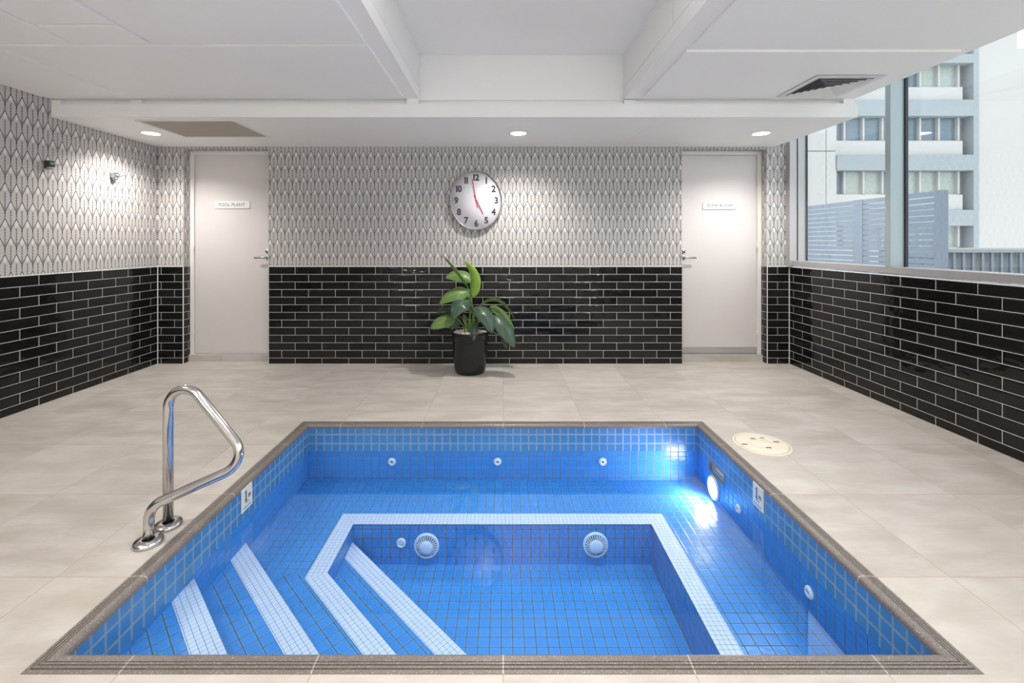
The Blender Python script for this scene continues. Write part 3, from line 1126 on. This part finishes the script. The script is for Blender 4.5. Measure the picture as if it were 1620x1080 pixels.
# ------------------------------------------------------------------ access lid in the deck
c = Vector((1.728, 3.040, 0))
o = thing('deck_lid', c, 'round cream plastic access lid set in the deck', 'lid')
g = MB()
g.lathe([(0, 0.010), (0.070, 0.0098), (0.072, 0.0085), (0.075, 0.0098), (0.152, 0.009), (0.158, 0.006), (0.160, 0.0), (0, 0.0)], c, n=56)
g.build('cover', M['cream'], o)
g = MB()
g.lathe([(0.161, 0.005), (0.176, 0.003), (0.178, 0.0), (0.161, 0.0), (0.161, 0.005)], c, n=56)
g.build('rim', M['cream'], o)
for (px, py, sx, sy) in ((1178.0, 702.5, 0.019, 0.007), (1191, 693.5, 0.016, 0.008), (1205.5, 692.5, 0.015, 0.006), (1228, 698.7, 0.020, 0.008), (1216, 707.8, 0.018, 0.008)):
    y = F * (EYE - 0.0095) / (py - CY)
    x = (px - CX) * y / F
    g = MB()
    g.box(x - sx, x + sx, y - sy, y + sy, 0.006, 0.0104)
    g.build('slot', M['brown'], o)

# ------------------------------------------------------------------ ceiling fixtures
def downlight(x, y, z, label, watts, group='recessed downlights', size=142.0):
    c = Vector((x, y, z))
    o = thing('downlight', c, label, 'downlight', group)
    g = MB()
    g.lathe([(0.074, 0.001), (0.076, -0.004), (0.088, -0.004), (0.092, 0.0), (0.074, 0.0)], c, n=40)
    g.build('trim_ring', M['white'], o)
    g = MB()
    g.lathe([(0, -0.003), (0.074, -0.002), (0.075, 0.0), (0, 0.0)], c, n=40)
    g.build('lens', M['lens'], o)
    d = bpy.data.lights.new('lamp', 'SPOT')
    d.energy = watts
    d.color = (1.0, 0.95, 0.89)
    d.shadow_soft_size = 0.06
    d.spot_size = math.radians(size)
    d.spot_blend = 0.85
    lo = bpy.data.objects.new('lamp', d)
    COL.objects.link(lo)
    lo.parent = o
    lo.location = (0, 0, -0.02)
    ORG[lo.name] = c


downlight(-3.44, 4.44, ZS, 'lit round downlight in the soffit beside the taupe return grille', SPOT_W)
downlight(0.148, 4.44, ZS, 'lit round downlight in the soffit above the wall clock', SPOT_W)
downlight(2.525, 4.45, ZS, 'lit round downlight in the soffit in front of the pump room door', SPOT_W)
for (x, y, z, lab) in ((-2.85, 1.55, ZC - 0.015, 'added round fill downlight in the ceiling over the left deck'), (-1.5, 0.3, ZC - 0.015, 'added round fill downlight in the ceiling left of the viewer'),
                       (0.15, 0.9, 2.955, 'added round fill downlight in the deep ceiling recess over the pool'), (2.2, 1.55, ZC - 0.015, 'added round fill downlight in the ceiling over the right deck'),
                       (2.0, -0.6, ZC - 0.015, 'added round fill downlight in the ceiling behind the viewer, window side'), (-2.6, -1.2, ZC - 0.015, 'added round fill downlight in the ceiling behind the viewer, far from the window')):
    downlight(x, y, z, lab, FILL_DOWN_W, size=150.0)  # out of view, added to lift the room's brightness

def pendant(x, y, label):  # hanging globe added out of view to fill the room with light
    c = Vector((x, y, ZC - 0.015))
    o = thing('fill_pendant', c, label, 'lamp', 'added opal globe fill lamps')
    g = MB()
    g.lathe([(0, 0), (0.06, 0), (0.06, -0.02), (0.008, -0.03), (0, -0.03)], c, n=28)
    g.build('canopy', M['white'], o)
    g = MB()
    g.tube([c + Vector((0, 0, -0.03)), c + Vector((0, 0, -0.95))], 0.005, 8)
    g.build('rod', M['steel2'], o)
    g = MB()
    g.lathe([(0.15 * math.sin(PI * i / 16), -1.10 + 0.15 * math.cos(PI * i / 16)) for i in range(17)], c, n=32)
    g.build('globe', M['globe'], o)
    d = bpy.data.lights.new('lamp', 'POINT')
    d.energy = FILL_GLOBE_W
    d.color = (1.0, 0.97, 0.935)
    d.shadow_soft_size = 0.16
    lo = bpy.data.objects.new('lamp', d)
    COL.objects.link(lo)
    lo.parent = o
    lo.location = (0, 0, -1.10)
    ORG[lo.name] = c


pendant(-2.3, -1.2, 'added opal globe fill lamp behind the viewer, wall side')
pendant(0.2, -1.2, 'added opal globe fill lamp behind the viewer, middle of the room')
pendant(2.2, -1.2, 'added opal globe fill lamp behind the viewer, window side')

for (x, lab) in ((-0.38, 'added narrow fill downlight in the deep recess over the pool, handrail side'), (0.62, 'added narrow fill downlight in the deep recess over the pool, window side')):
    downlight(x, 2.25, 2.955, lab, POOL_FILL_W, size=62.0)  # added out of view to brighten the pool

# return-air grille (taupe)
c = Vector((-2.775, 4.265, ZS))
o = thing('return_grille', c, 'square taupe return-air grille set in the soffit', 'vent')
gx0, gx1, gy0, gy1 = -3.21, -2.345, 3.955, 4.585
g = MB()
k = 0.022
for q in ((gx0, gx1, gy0, gy0 + k), (gx0, gx1, gy1 - k, gy1), (gx0, gx0 + k, gy0 + k, gy1 - k), (gx1 - k, gx1, gy0 + k, gy1 - k)):
    g.box(*q, ZS - 0.008, ZS)
g.build('frame', M['trim'], o, bevel=0.001)
g = MB()
g.box(gx0 + k, gx1 - k, gy0 + k, gy1 - k, ZS - 0.003, ZS)
for i in range(30):
    y = gy0 + k + 0.01 + i * (gy1 - gy0 - 2 * k - 0.02) / 29
    g.box(gx0 + k, gx1 - k, y - 0.003, y + 0.003, ZS - 0.0055, ZS - 0.003)
g.build('filter_mesh', M['taupe'], o)

# four-way supply diffuser by the window
zc = ZC - 0.015
dx0, dx1, dy0, dy1 = 2.265, 2.765, 3.275, 3.765
c = Vector(((dx0 + dx1) / 2, (dy0 + dy1) / 2, zc))
o = thing('air_diffuser', c, 'square white louvred air diffuser in the ceiling near the window', 'vent')
def ringbox(g, inset, wid, z0, z1, drop=0.0):
    x0, x1, y0, y1 = dx0 + inset, dx1 - inset, dy0 + inset, dy1 - inset
    a = [(x0, y0), (x1, y0), (x1, y1), (x0, y1)]
    i_ = [(x0 + wid, y0 + wid), (x1 - wid, y0 + wid), (x1 - wid, y1 - wid), (x0 + wid, y1 - wid)]
    for k in range(4):
        j = (k + 1) % 4
        P = [(*a[k], z0), (*a[j], z0), (*i_[j], z1), (*i_[k], z1)]
        Q = [(x, y, z + 0.0018) for x, y, z in P]
        A = [g.bm.verts.new(v) for v in P]
        B_ = [g.bm.verts.new(v) for v in Q]
        g.bm.faces.new(A)
        g.bm.faces.new(B_[::-1])
        for m_ in range(4):
            g.bm.faces.new((A[m_], A[(m_ + 1) % 4], B_[(m_ + 1) % 4], B_[m_]))
g = MB()
ringbox(g, 0.0, 0.045, zc - 0.007, zc - 0.007)
g.build('frame', M['vent'], o)
for i in range(5):
    ins = 0.050 + i * 0.034
    g = MB()
    ringbox(g, ins, 0.031, zc - 0.012, zc + 0.004)
    g.build('louvre', M['vent'], o)
g = MB()
g.box(dx0 + 0.225, dx1 - 0.225, dy0 + 0.22, dy1 - 0.22, zc - 0.011, zc - 0.009)
g.build('centre_plate', M['vent'], o)
g = MB()
g.box(dx0 + 0.03, dx1 - 0.03, dy0 + 0.03, dy1 - 0.03, zc - 0.0008, zc - 0.0002)
g.build('dark_throat', M['darkhole'], o)

# ------------------------------------------------------------------ wall clock
cc = at(753.3, 316.6, 5.02)
o = thing('wall_clock', (cc.x, YB, cc.z), 'large white wall clock with silver rim and red hands', 'clock')
KZ = 1.150
RX = 0.286
fy = YB - 0.022
g = MB()
a = Vector((cc.x, YB, cc.z))
ringp = [(RX - 0.008, 0.024), (RX - 0.008, 0.050), (RX - 0.003, 0.056), (RX + 0.001, 0.050), (RX + 0.003, 0.0), (RX - 0.008, 0.0), (RX - 0.008, 0.024)]
g.lathe(ringp, a, (0, -1, 0), 72, sx=1.0, sz=KZ)
g.build('rim', M['steel2'], o)
g = MB()
g.lathe([(0, 0.024), (RX - 0.007, 0.024), (RX - 0.007, 0.002), (0, 0.002)], a, (0, -1, 0), 72, sx=1.0, sz=KZ)
g.build('clock_face', M['clockface'], o)
for h, s in ((1, 'I'), (2, '2'), (3, '3'), (4, '4'), (5, '5'), (6, '6'), (7, '7'), (8, '8'), (9, '9'), (10, 'I0'), (11, 'II'), (12, 'I2')):
    an = math.radians(30 * h)
    r = 0.222
    text_mesh(s, 0.090, 'numeral', M['ink'], o, (cc.x + r * math.sin(an), YB - 0.0242, cc.z + r * math.cos(an) * KZ), sx=1.0, sz=1.08, bold=0.0036, depth=0.0006)
    g = MB()
    g.lathe([(0, 0.0255), (0.0038, 0.0255), (0.0038, 0.024), (0, 0.024)], (cc.x + 0.266 * math.sin(an), YB, cc.z + 0.266 * KZ * math.cos(an)), (0, -1, 0), 12)
    g.build('hour_dot', M['ink'], o)
def hand(name, tip, tail, wd, dep, m):
    g = MB()
    p, q = Vector((cc.x + tail[0], 0, cc.z + tail[1])), Vector((cc.x + tip[0], 0, cc.z + tip[1]))
    d = (q - p).normalized()
    s = Vector((d.z, 0, -d.x)) * wd
    y0, y1 = YB - dep, YB - dep - 0.002
    A = [g.bm.verts.new(v + Vector((0, y1, 0))) for v in (p - s, p + s, q + s * 0.8, q - s * 0.8)]
    B_ = [g.bm.verts.new(v + Vector((0, y0, 0))) for v in (p - s, p + s, q + s * 0.8, q - s * 0.8)]
    g.bm.faces.new(A)
    g.bm.faces.new(B_[::-1])
    for m_ in range(4):
        g.bm.faces.new((A[m_], A[(m_ + 1) % 4], B_[(m_ + 1) % 4], B_[m_]))
    g.build(name, m, o)
hand('hour_hand', (0.076, -0.152), (-0.024, 0.058), 0.0050, 0.030, M['red'])
hand('minute_hand', (-0.045, 0.236), (0.016, -0.084), 0.0042, 0.033, M['red'])
g = MB()
g.lathe([(0, 0.040), (0.008, 0.040), (0.009, 0.024), (0, 0.024)], a, (0, -1, 0), 20)
g.build('hub', M['red'], o)

# ------------------------------------------------------------------ small clamps on the left wall
def clamp(y, z, label, body):
    c = Vector((XL - 0.004, y, z))
    o = thing('wall_bracket', c, label, 'bracket', 'small brackets on the left wall')
    x = c.x
    g = MB()
    g.box(x, x + 0.006, y - 0.030, y + 0.030, z - 0.030, z + 0.030, 0.002)
    g.build('back_plate', M['steel2'], o)
    g = MB()
    g.box(x + 0.006, x + 0.050, y - 0.026, y + 0.026, z - 0.020, z + 0.032, 0.004)
    g.build('body', body, o)
    g = MB()
    g.box(x + 0.045, x + 0.053, y - 0.016, y + 0.016, z + 0.000, z + 0.016, 0.001)
    g.build('window', M['greenled'], o)
    g = MB()
    p = [Vector((x + 0.030, y + 0.010, z + 0.0)), Vector((x + 0.060, y + 0.035, z + 0.002)), Vector((x + 0.076, y + 0.046, z + 0.010)), Vector((x + 0.080, y + 0.048, z + 0.020))]
    g.tube(p, 0.0045, 10)
    g.build('hook', M['steel2'], o)
    g = MB()
    g.lathe([(0, 0), (0.018, 0), (0.022, 0.012), (0.022, 0.020), (0, 0.020)], (x + 0.028, y, z - 0.040), n=20)
    g.build('knob', M['steel2'], o)


clamp(3.834, 2.005, 'small black wall bracket with hook, nearer the viewer', M['blackplastic'])
clamp(4.479, 2.005, 'small silver wall bracket with hook, nearer the pool plant door', M['steel2'])

# ------------------------------------------------------------------ potted plant
pc = Vector((-0.344, 4.740, 0))
o = thing('potted_plant', pc, 'broad-leaved green plant in a glossy black pot against the tiles', 'plant')
g = MB()
g.lathe([(0.0, 0.004), (0.140, 0.004), (0.148, 0.0), (0.156, 0.010), (0.164, 0.06), (0.176, 0.16), (0.182, 0.26), (0.185, 0.34), (0.186, 0.392), (0.196, 0.396), (0.198, 0.424), (0.190, 0.428), (0.182, 0.424), (0.180, 0.395), (0.0, 0.39)], pc, n=64)
g.build('pot', M['pot'], o)
g = MB()
rnd = random.Random(11)
for i in range(330):
    r = 0.172 * math.sqrt(rnd.random())
    a_ = rnd.random() * 2 * PI
    s = rnd.uniform(0.007, 0.013)
    q = bmesh.ops.create_icosphere(g.bm, subdivisions=1, radius=1.0)
    mt = Matrix.Translation(pc + Vector((r * math.cos(a_), r * math.sin(a_), 0.408 + rnd.uniform(0, 0.010)))) @ Matrix.Rotation(rnd.random() * 6, 4, 'Z') @ Matrix.Diagonal((s * 1.3, s, s * 0.75, 1))
    bmesh.ops.transform(g.bm, matrix=mt, verts=q['verts'])
tag(g.build('pebbles', M['pebble'], o), kind='stuff')


def pp(zx, zy, d):
    return at(650 + zx / 4.5, 380 + zy / 4.5, pc.y + d)


def bez(P, t):
    P = [Vector(p) for p in P]
    while len(P) > 1:
        P = [P[i].lerp(P[i + 1], t) for i in range(len(P) - 1)]
    return P[0]


def leaf(ctrl, width, hint, m, fold=0.25, wave=0.0, skew=0.55):
    """A blade along a Bezier midrib; hint is the way its upper face looks."""
    N, K = 22, 8
    pts = [bez(ctrl, i / N) for i in range(N + 1)]
    hint = Vector(hint).normalized()
    g = MB()
    rows = []
    for i in range(N + 1):
        t = i / N
        tg = (pts[min(i + 1, N)] - pts[max(i - 1, 0)]).normalized()
        s = tg.cross(hint).normalized()
        nn = s.cross(tg).normalized()
        wd = width * (t ** skew) * ((1 - t) ** 0.75) / ((skew / (skew + 0.75)) ** skew * (0.75 / (skew + 0.75)) ** 0.75)
        row = []
        for k in range(-K, K + 1):
            q = k / K
            z = -fold * abs(q) ** 1.4 * wd + wave * wd * math.sin(t * 17 + q * 2.0) * abs(q) ** 1.5
            z += 0.05 * wd * abs(math.sin(t * 26 - abs(q) * 5)) * (1 - abs(q)) * abs(q) * 2
            row.append((g.bm.verts.new(pts[i] + s * (q * wd) + nn * z), (t, q)))
        rows.append(row)
    for i in range(N):
        for k in range(2 * K):
            a, b_, c, d = rows[i][k], rows[i][k + 1], rows[i + 1][k + 1], rows[i + 1][k]
            if i == 0:
                if (a[0].co - b_[0].co).length < 1e-6:
                    f = g.bm.faces.new((a[0], c[0], d[0]))
                    tt = (a, c, d)
                else:
                    f = g.bm.faces.new((a[0], b_[0], c[0], d[0]))
                    tt = (a, b_, c, d)
            elif i == N - 1 and (c[0].co - d[0].co).length < 1e-6:
                f = g.bm.faces.new((a[0], b_[0], c[0]))
                tt = (a, b_, c)
            else:
                f = g.bm.faces.new((a[0], b_[0], c[0], d[0]))
                tt = (a, b_, c, d)
            for l, q in zip(f.loops, tt):
                l[g.uv].uv = q[1]
            f.smooth = True
            g.keep.add(f)
    ob = g.build('leaf', m, o)
    md = ob.modifiers.new('thickness', 'SOLIDIFY')
    md.thickness = 0.0016
    md.offset = 0
    return ob


def stalk(ctrl, r0, r1, par):
    pts = [bez(ctrl, i / 12) for i in range(13)]
    g = MB()
    g.tube(pts, r0, 8, radii=[r0 + (r1 - r0) * i / 12 for i in range(13)])
    g.build('stalk', M['stem'], par)


ld_, lm_, ll_ = M['leafdark'], M['leafmid'], M['leaflite']
LEAVES = [
    # control points (zoomed photo px, depth), half width, face, material, fold, stalk start
    ([(405, 330, 0.02), (370, 250, 0.0), (300, 170, -0.03), (228, 106, -0.05)], 0.034, (0.65, 0.5, 0.55), lm_, 0.6, 0.03),
    ([(425, 300, 0.06), (390, 240, 0.08), (310, 232, 0.08), (246, 270, 0.04)], 0.080, (0.0, -0.75, 0.65), lm_, 0.25, 0.05),
    ([(437, 402, 0.0), (470, 330, -0.02), (470, 230, -0.02), (384, 150, -0.01)], 0.058, (-0.45, -0.85, 0.1), ll_, 0.30, 0.0),
    ([(420, 378, 0.02), (370, 350, -0.02), (280, 370, -0.05), (202, 455, -0.08)], 0.088, (-0.1, -0.75, 0.65), lm_, 0.28, 0.0),
    ([(440, 470, -0.03), (385, 410, -0.11), (320, 440, -0.19), (298, 566, -0.22)], 0.108, (-0.15, -0.72, 0.68), ld_, 0.30, -0.02),
    ([(330, 520, 0.05), (285, 470, 0.0), (225, 470, -0.04), (182, 520, -0.06)], 0.062, (-0.2, -0.55, 0.8), ld_, 0.3, 0.02),
    ([(318, 552, -0.04), (270, 555, -0.08), (200, 575, -0.12), (140, 632, -0.14)], 0.078, (-0.2, -0.85, 0.45), lm_, 0.22, -0.02),
    ([(455, 472, -0.04), (510, 478, -0.13), (560, 545, -0.20), (578, 668, -0.22)], 0.092, (0.30, -0.72, 0.62), ld_, 0.30, -0.02),
    ([(588, 532, -0.06), (640, 560, -0.14), (705, 650, -0.20), (738, 768, -0.22)], 0.094, (0.35, -0.75, 0.55), ld_, 0.30, -0.01),
    ([(490, 470, 0.05), (550, 372, 0.07), (680, 400, 0.08), (740, 566, 0.06)], 0.030, (0.2, 0.55, 0.8), lm_, 0.6, 0.03),
    ([(560, 480, 0.08), (620, 470, 0.10), (700, 545, 0.11), (735, 655, 0.10)], 0.066, (0.30, -0.55, 0.75), lm_, 0.3, 0.04),
    ([(450, 585, -0.10), (452, 610, -0.155), (446, 660, -0.19), (446, 718, -0.20)], 0.036, (-0.1, -0.95, 0.3), ld_, 0.35, -0.05),
    ([(360, 545, 0.03), (330, 560, 0.0), (300, 590, -0.02), (288, 640, -0.03)], 0.062, (0.1, -0.9, 0.4), ld_, 0.3, 0.02),
    ([(372, 525, -0.03), (388, 560, -0.06), (396, 600, -0.07), (394, 635, -0.06)], 0.022, (0.6, -0.7, 0.3), lm_, 0.4, -0.02),
    ([(480, 585, -0.05), (470, 590, -0.09), (452, 610, -0.12), (430, 640, -0.12)], 0.024, (0.2, -0.8, 0.5), ld_, 0.4, -0.02),
    ([(650, 690, -0.05), (668, 710, -0.07), (680, 740, -0.08), (682, 775, -0.08)], 0.030, (0.4, -0.8, 0.4), ld_, 0.4, 0.0),
]
for i, (cp, wd, hint, m, fold, d0) in enumerate(LEAVES):
    ctrl = [pp(*q) for q in cp]
    lf = leaf(ctrl, wd, hint, m, fold, 0.04)
    base = pc + Vector((random.uniform(-0.05, 0.05) + (ctrl[0].x - pc.x) * 0.10, d0 * 0.6, 0.40))
    mid = base.lerp(ctrl[0], 0.55) + Vector(((base.x - ctrl[0].x) * 0.35, 0, 0.02 + 0.06 * abs(ctrl[0].x - base.x)))
    if i == 15:
        mid = base.lerp(ctrl[0], 0.5) + Vector((0.0, 0, 0.12))
    stalk([base, mid, ctrl[0] - (ctrl[1] - ctrl[0]) * 0.15, ctrl[0] + (ctrl[1] - ctrl[0]) * 0.1], 0.0075, 0.0045, lf)

# ------------------------------------------------------------------ outside the window
b = MB()
b.box(XR + 0.14, 14, -14, 26, -0.05, 0.0)
struct('ground_terrace', b, M['pave'])

# slatted privacy screen
XS = 5.0
o = thing('privacy_screen', (XS, 7.0, 0), 'blue-grey slatted privacy screen on the terrace outside the window', 'fence')
zt_, zb = 1.945, 0.30
y_end, y_far = 5.19, 9.6
n = int((zt_ - zb) / 0.0715)
g = MB()
for i in range(n):
    z = zt_ - i * 0.0715
    g.box(XS, XS + 0.02, y_end + 0.05, y_far, z - 0.060, z)
tag(g.build('slat_panel', M['screen'], o))
for (y, wd) in ((y_end, 0.075), (6.32, 0.17), (7.9, 0.16)):
    g = MB()
    g.box(XS - 0.005, XS + 0.085, y, y + wd, 0, zt_ + 0.005)
    g.build('post', M['screen'], o)

# terrace balustrade
YG = 6.6
o = thing('balustrade', (7.4, YG, 0), 'pale blue balustrade with upright slats at the terrace edge', 'railing')
g = MB()
g.box(5.6, 9.6, YG - 0.03, YG + 0.05, 1.205, 1.235)
g.build('top_rail', M['concrete'], o)
g = MB()
g.box(5.6, 9.6, YG + 0.06, YG + 0.20, 1.245, 1.270)
tag(g.build('coping', M['facade'], o), 'white capping behind the top rail')
g = MB()
g.box(5.6, 9.6, YG + 0.06, YG + 0.18, 0.0, 1.245)
g.build('parapet', M['concrete'], o)
for i in range(24):
    x = 5.7 + i * 0.138
    g = MB()
    g.box(x, x + 0.032, YG - 0.01, YG + 0.02, 0.10, 1.205)
    g.build('baluster', M['screen'], o)

# office block opposite
YO = 20.0
def ox(px):
    return (px - CX) * YO / F
def oz(py):
    return EYE - (py - CY) * YO / F
o = thing('office_building', (ox(1430), YO, -4), 'white office block with grey concrete bands seen through the window', 'building')
g = MB()
g.box(ox(1200), ox(1548), YO + 0.6, YO + 8, -4, oz(-60))
g.build('core', M['concrete'], o)
g = MB()
for (xa, xb, ya, yb_) in ((1200, 1306.5, -60, 238.3), (1307.5, 1322, -60, 238.3), (1200, 1306.5, 239.5, 470), (1307.5, 1322, 239.5, 470)):
    g.box(ox(xa), ox(xb), YO, YO + 0.5, oz(yb_), oz(ya))
g.build('wall_panels', M['facade'], o)
g = MB()
g.box(ox(1322), ox(1324), YO + 0.02, YO + 0.5, oz(470), oz(-60))
g.build('panel_edge', M['facade'], o)
bands = [(-60, 0), (12, 22), (86, 100), (158, 183.5), (245, 269.5), (332, 357), (420, 440)]
wins = [(22, 66), (100, 136.5), (184, 222), (270, 307.5), (357, 392)]
spans = [(66, 86), (136.5, 157.5), (222, 244.5), (307.5, 331.5), (392, 420)]
for (ya, yb_) in bands:
    g = MB()
    g.box(ox(1323), ox(1538.4), YO - 0.05, YO + 0.6, oz(yb_), oz(ya))
    g.build('concrete_band', M['concrete'], o)
for (ya, yb_) in spans:
    g = MB()
    g.box(ox(1323), ox(1526.5), YO + 0.1, YO + 0.6, oz(yb_), oz(ya))
    g.build('spandrel', M['facade'], o)
g = MB()
g.box(ox(1538.5), ox(1547), YO - 0.05, YO + 0.6, -4, oz(-60))
g.build('corner_pier', M['concrete'], o)
for (ya, yb_) in wins:
    g = MB()
    g.box(ox(1526.5), ox(1538.5), YO + 0.45, YO + 0.6, oz(yb_ + 24), oz(ya))
    g.build('recess_panel', M['concdark'], o)
    mx = [1324, 1341.5, 1372, 1402.5, 1432.5, 1462.5, 1492.5, 1524]
    g = MB()
    for x in mx[1:]:
        g.box(ox(x - 1.4), ox(x + 1.4), YO + 0.2, YO + 0.5, oz(yb_), oz(ya))
    g.box(ox(1323), ox(1526), YO + 0.2, YO + 0.5, oz(yb_), oz(yb_ - 1.2))
    g.build('window_mullions', M['facade'], o)
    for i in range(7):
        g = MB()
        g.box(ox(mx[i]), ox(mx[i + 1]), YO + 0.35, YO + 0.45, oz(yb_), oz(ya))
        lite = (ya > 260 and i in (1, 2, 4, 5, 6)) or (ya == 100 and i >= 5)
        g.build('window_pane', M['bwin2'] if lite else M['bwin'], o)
g = MB()
g.box(ox(1548.5), ox(1800), YO, YO + 8, -4, oz(76))
tag(g.build('building', M['facade2'], org=(ox(1650), YO + 3, -4)), 'tall blank warm-white wall beside the office block', 'building')
g = MB()
g.box(ox(1548.5), ox(1609.5), YO, YO + 7.5, oz(76) + 0.001, oz(-60))
tag(g.build('tower', M['facade2'], org=(ox(1579), YO + 3.7, oz(76) + 0.001)), 'white upper wall rising behind the blank wall next to the sky', 'building')
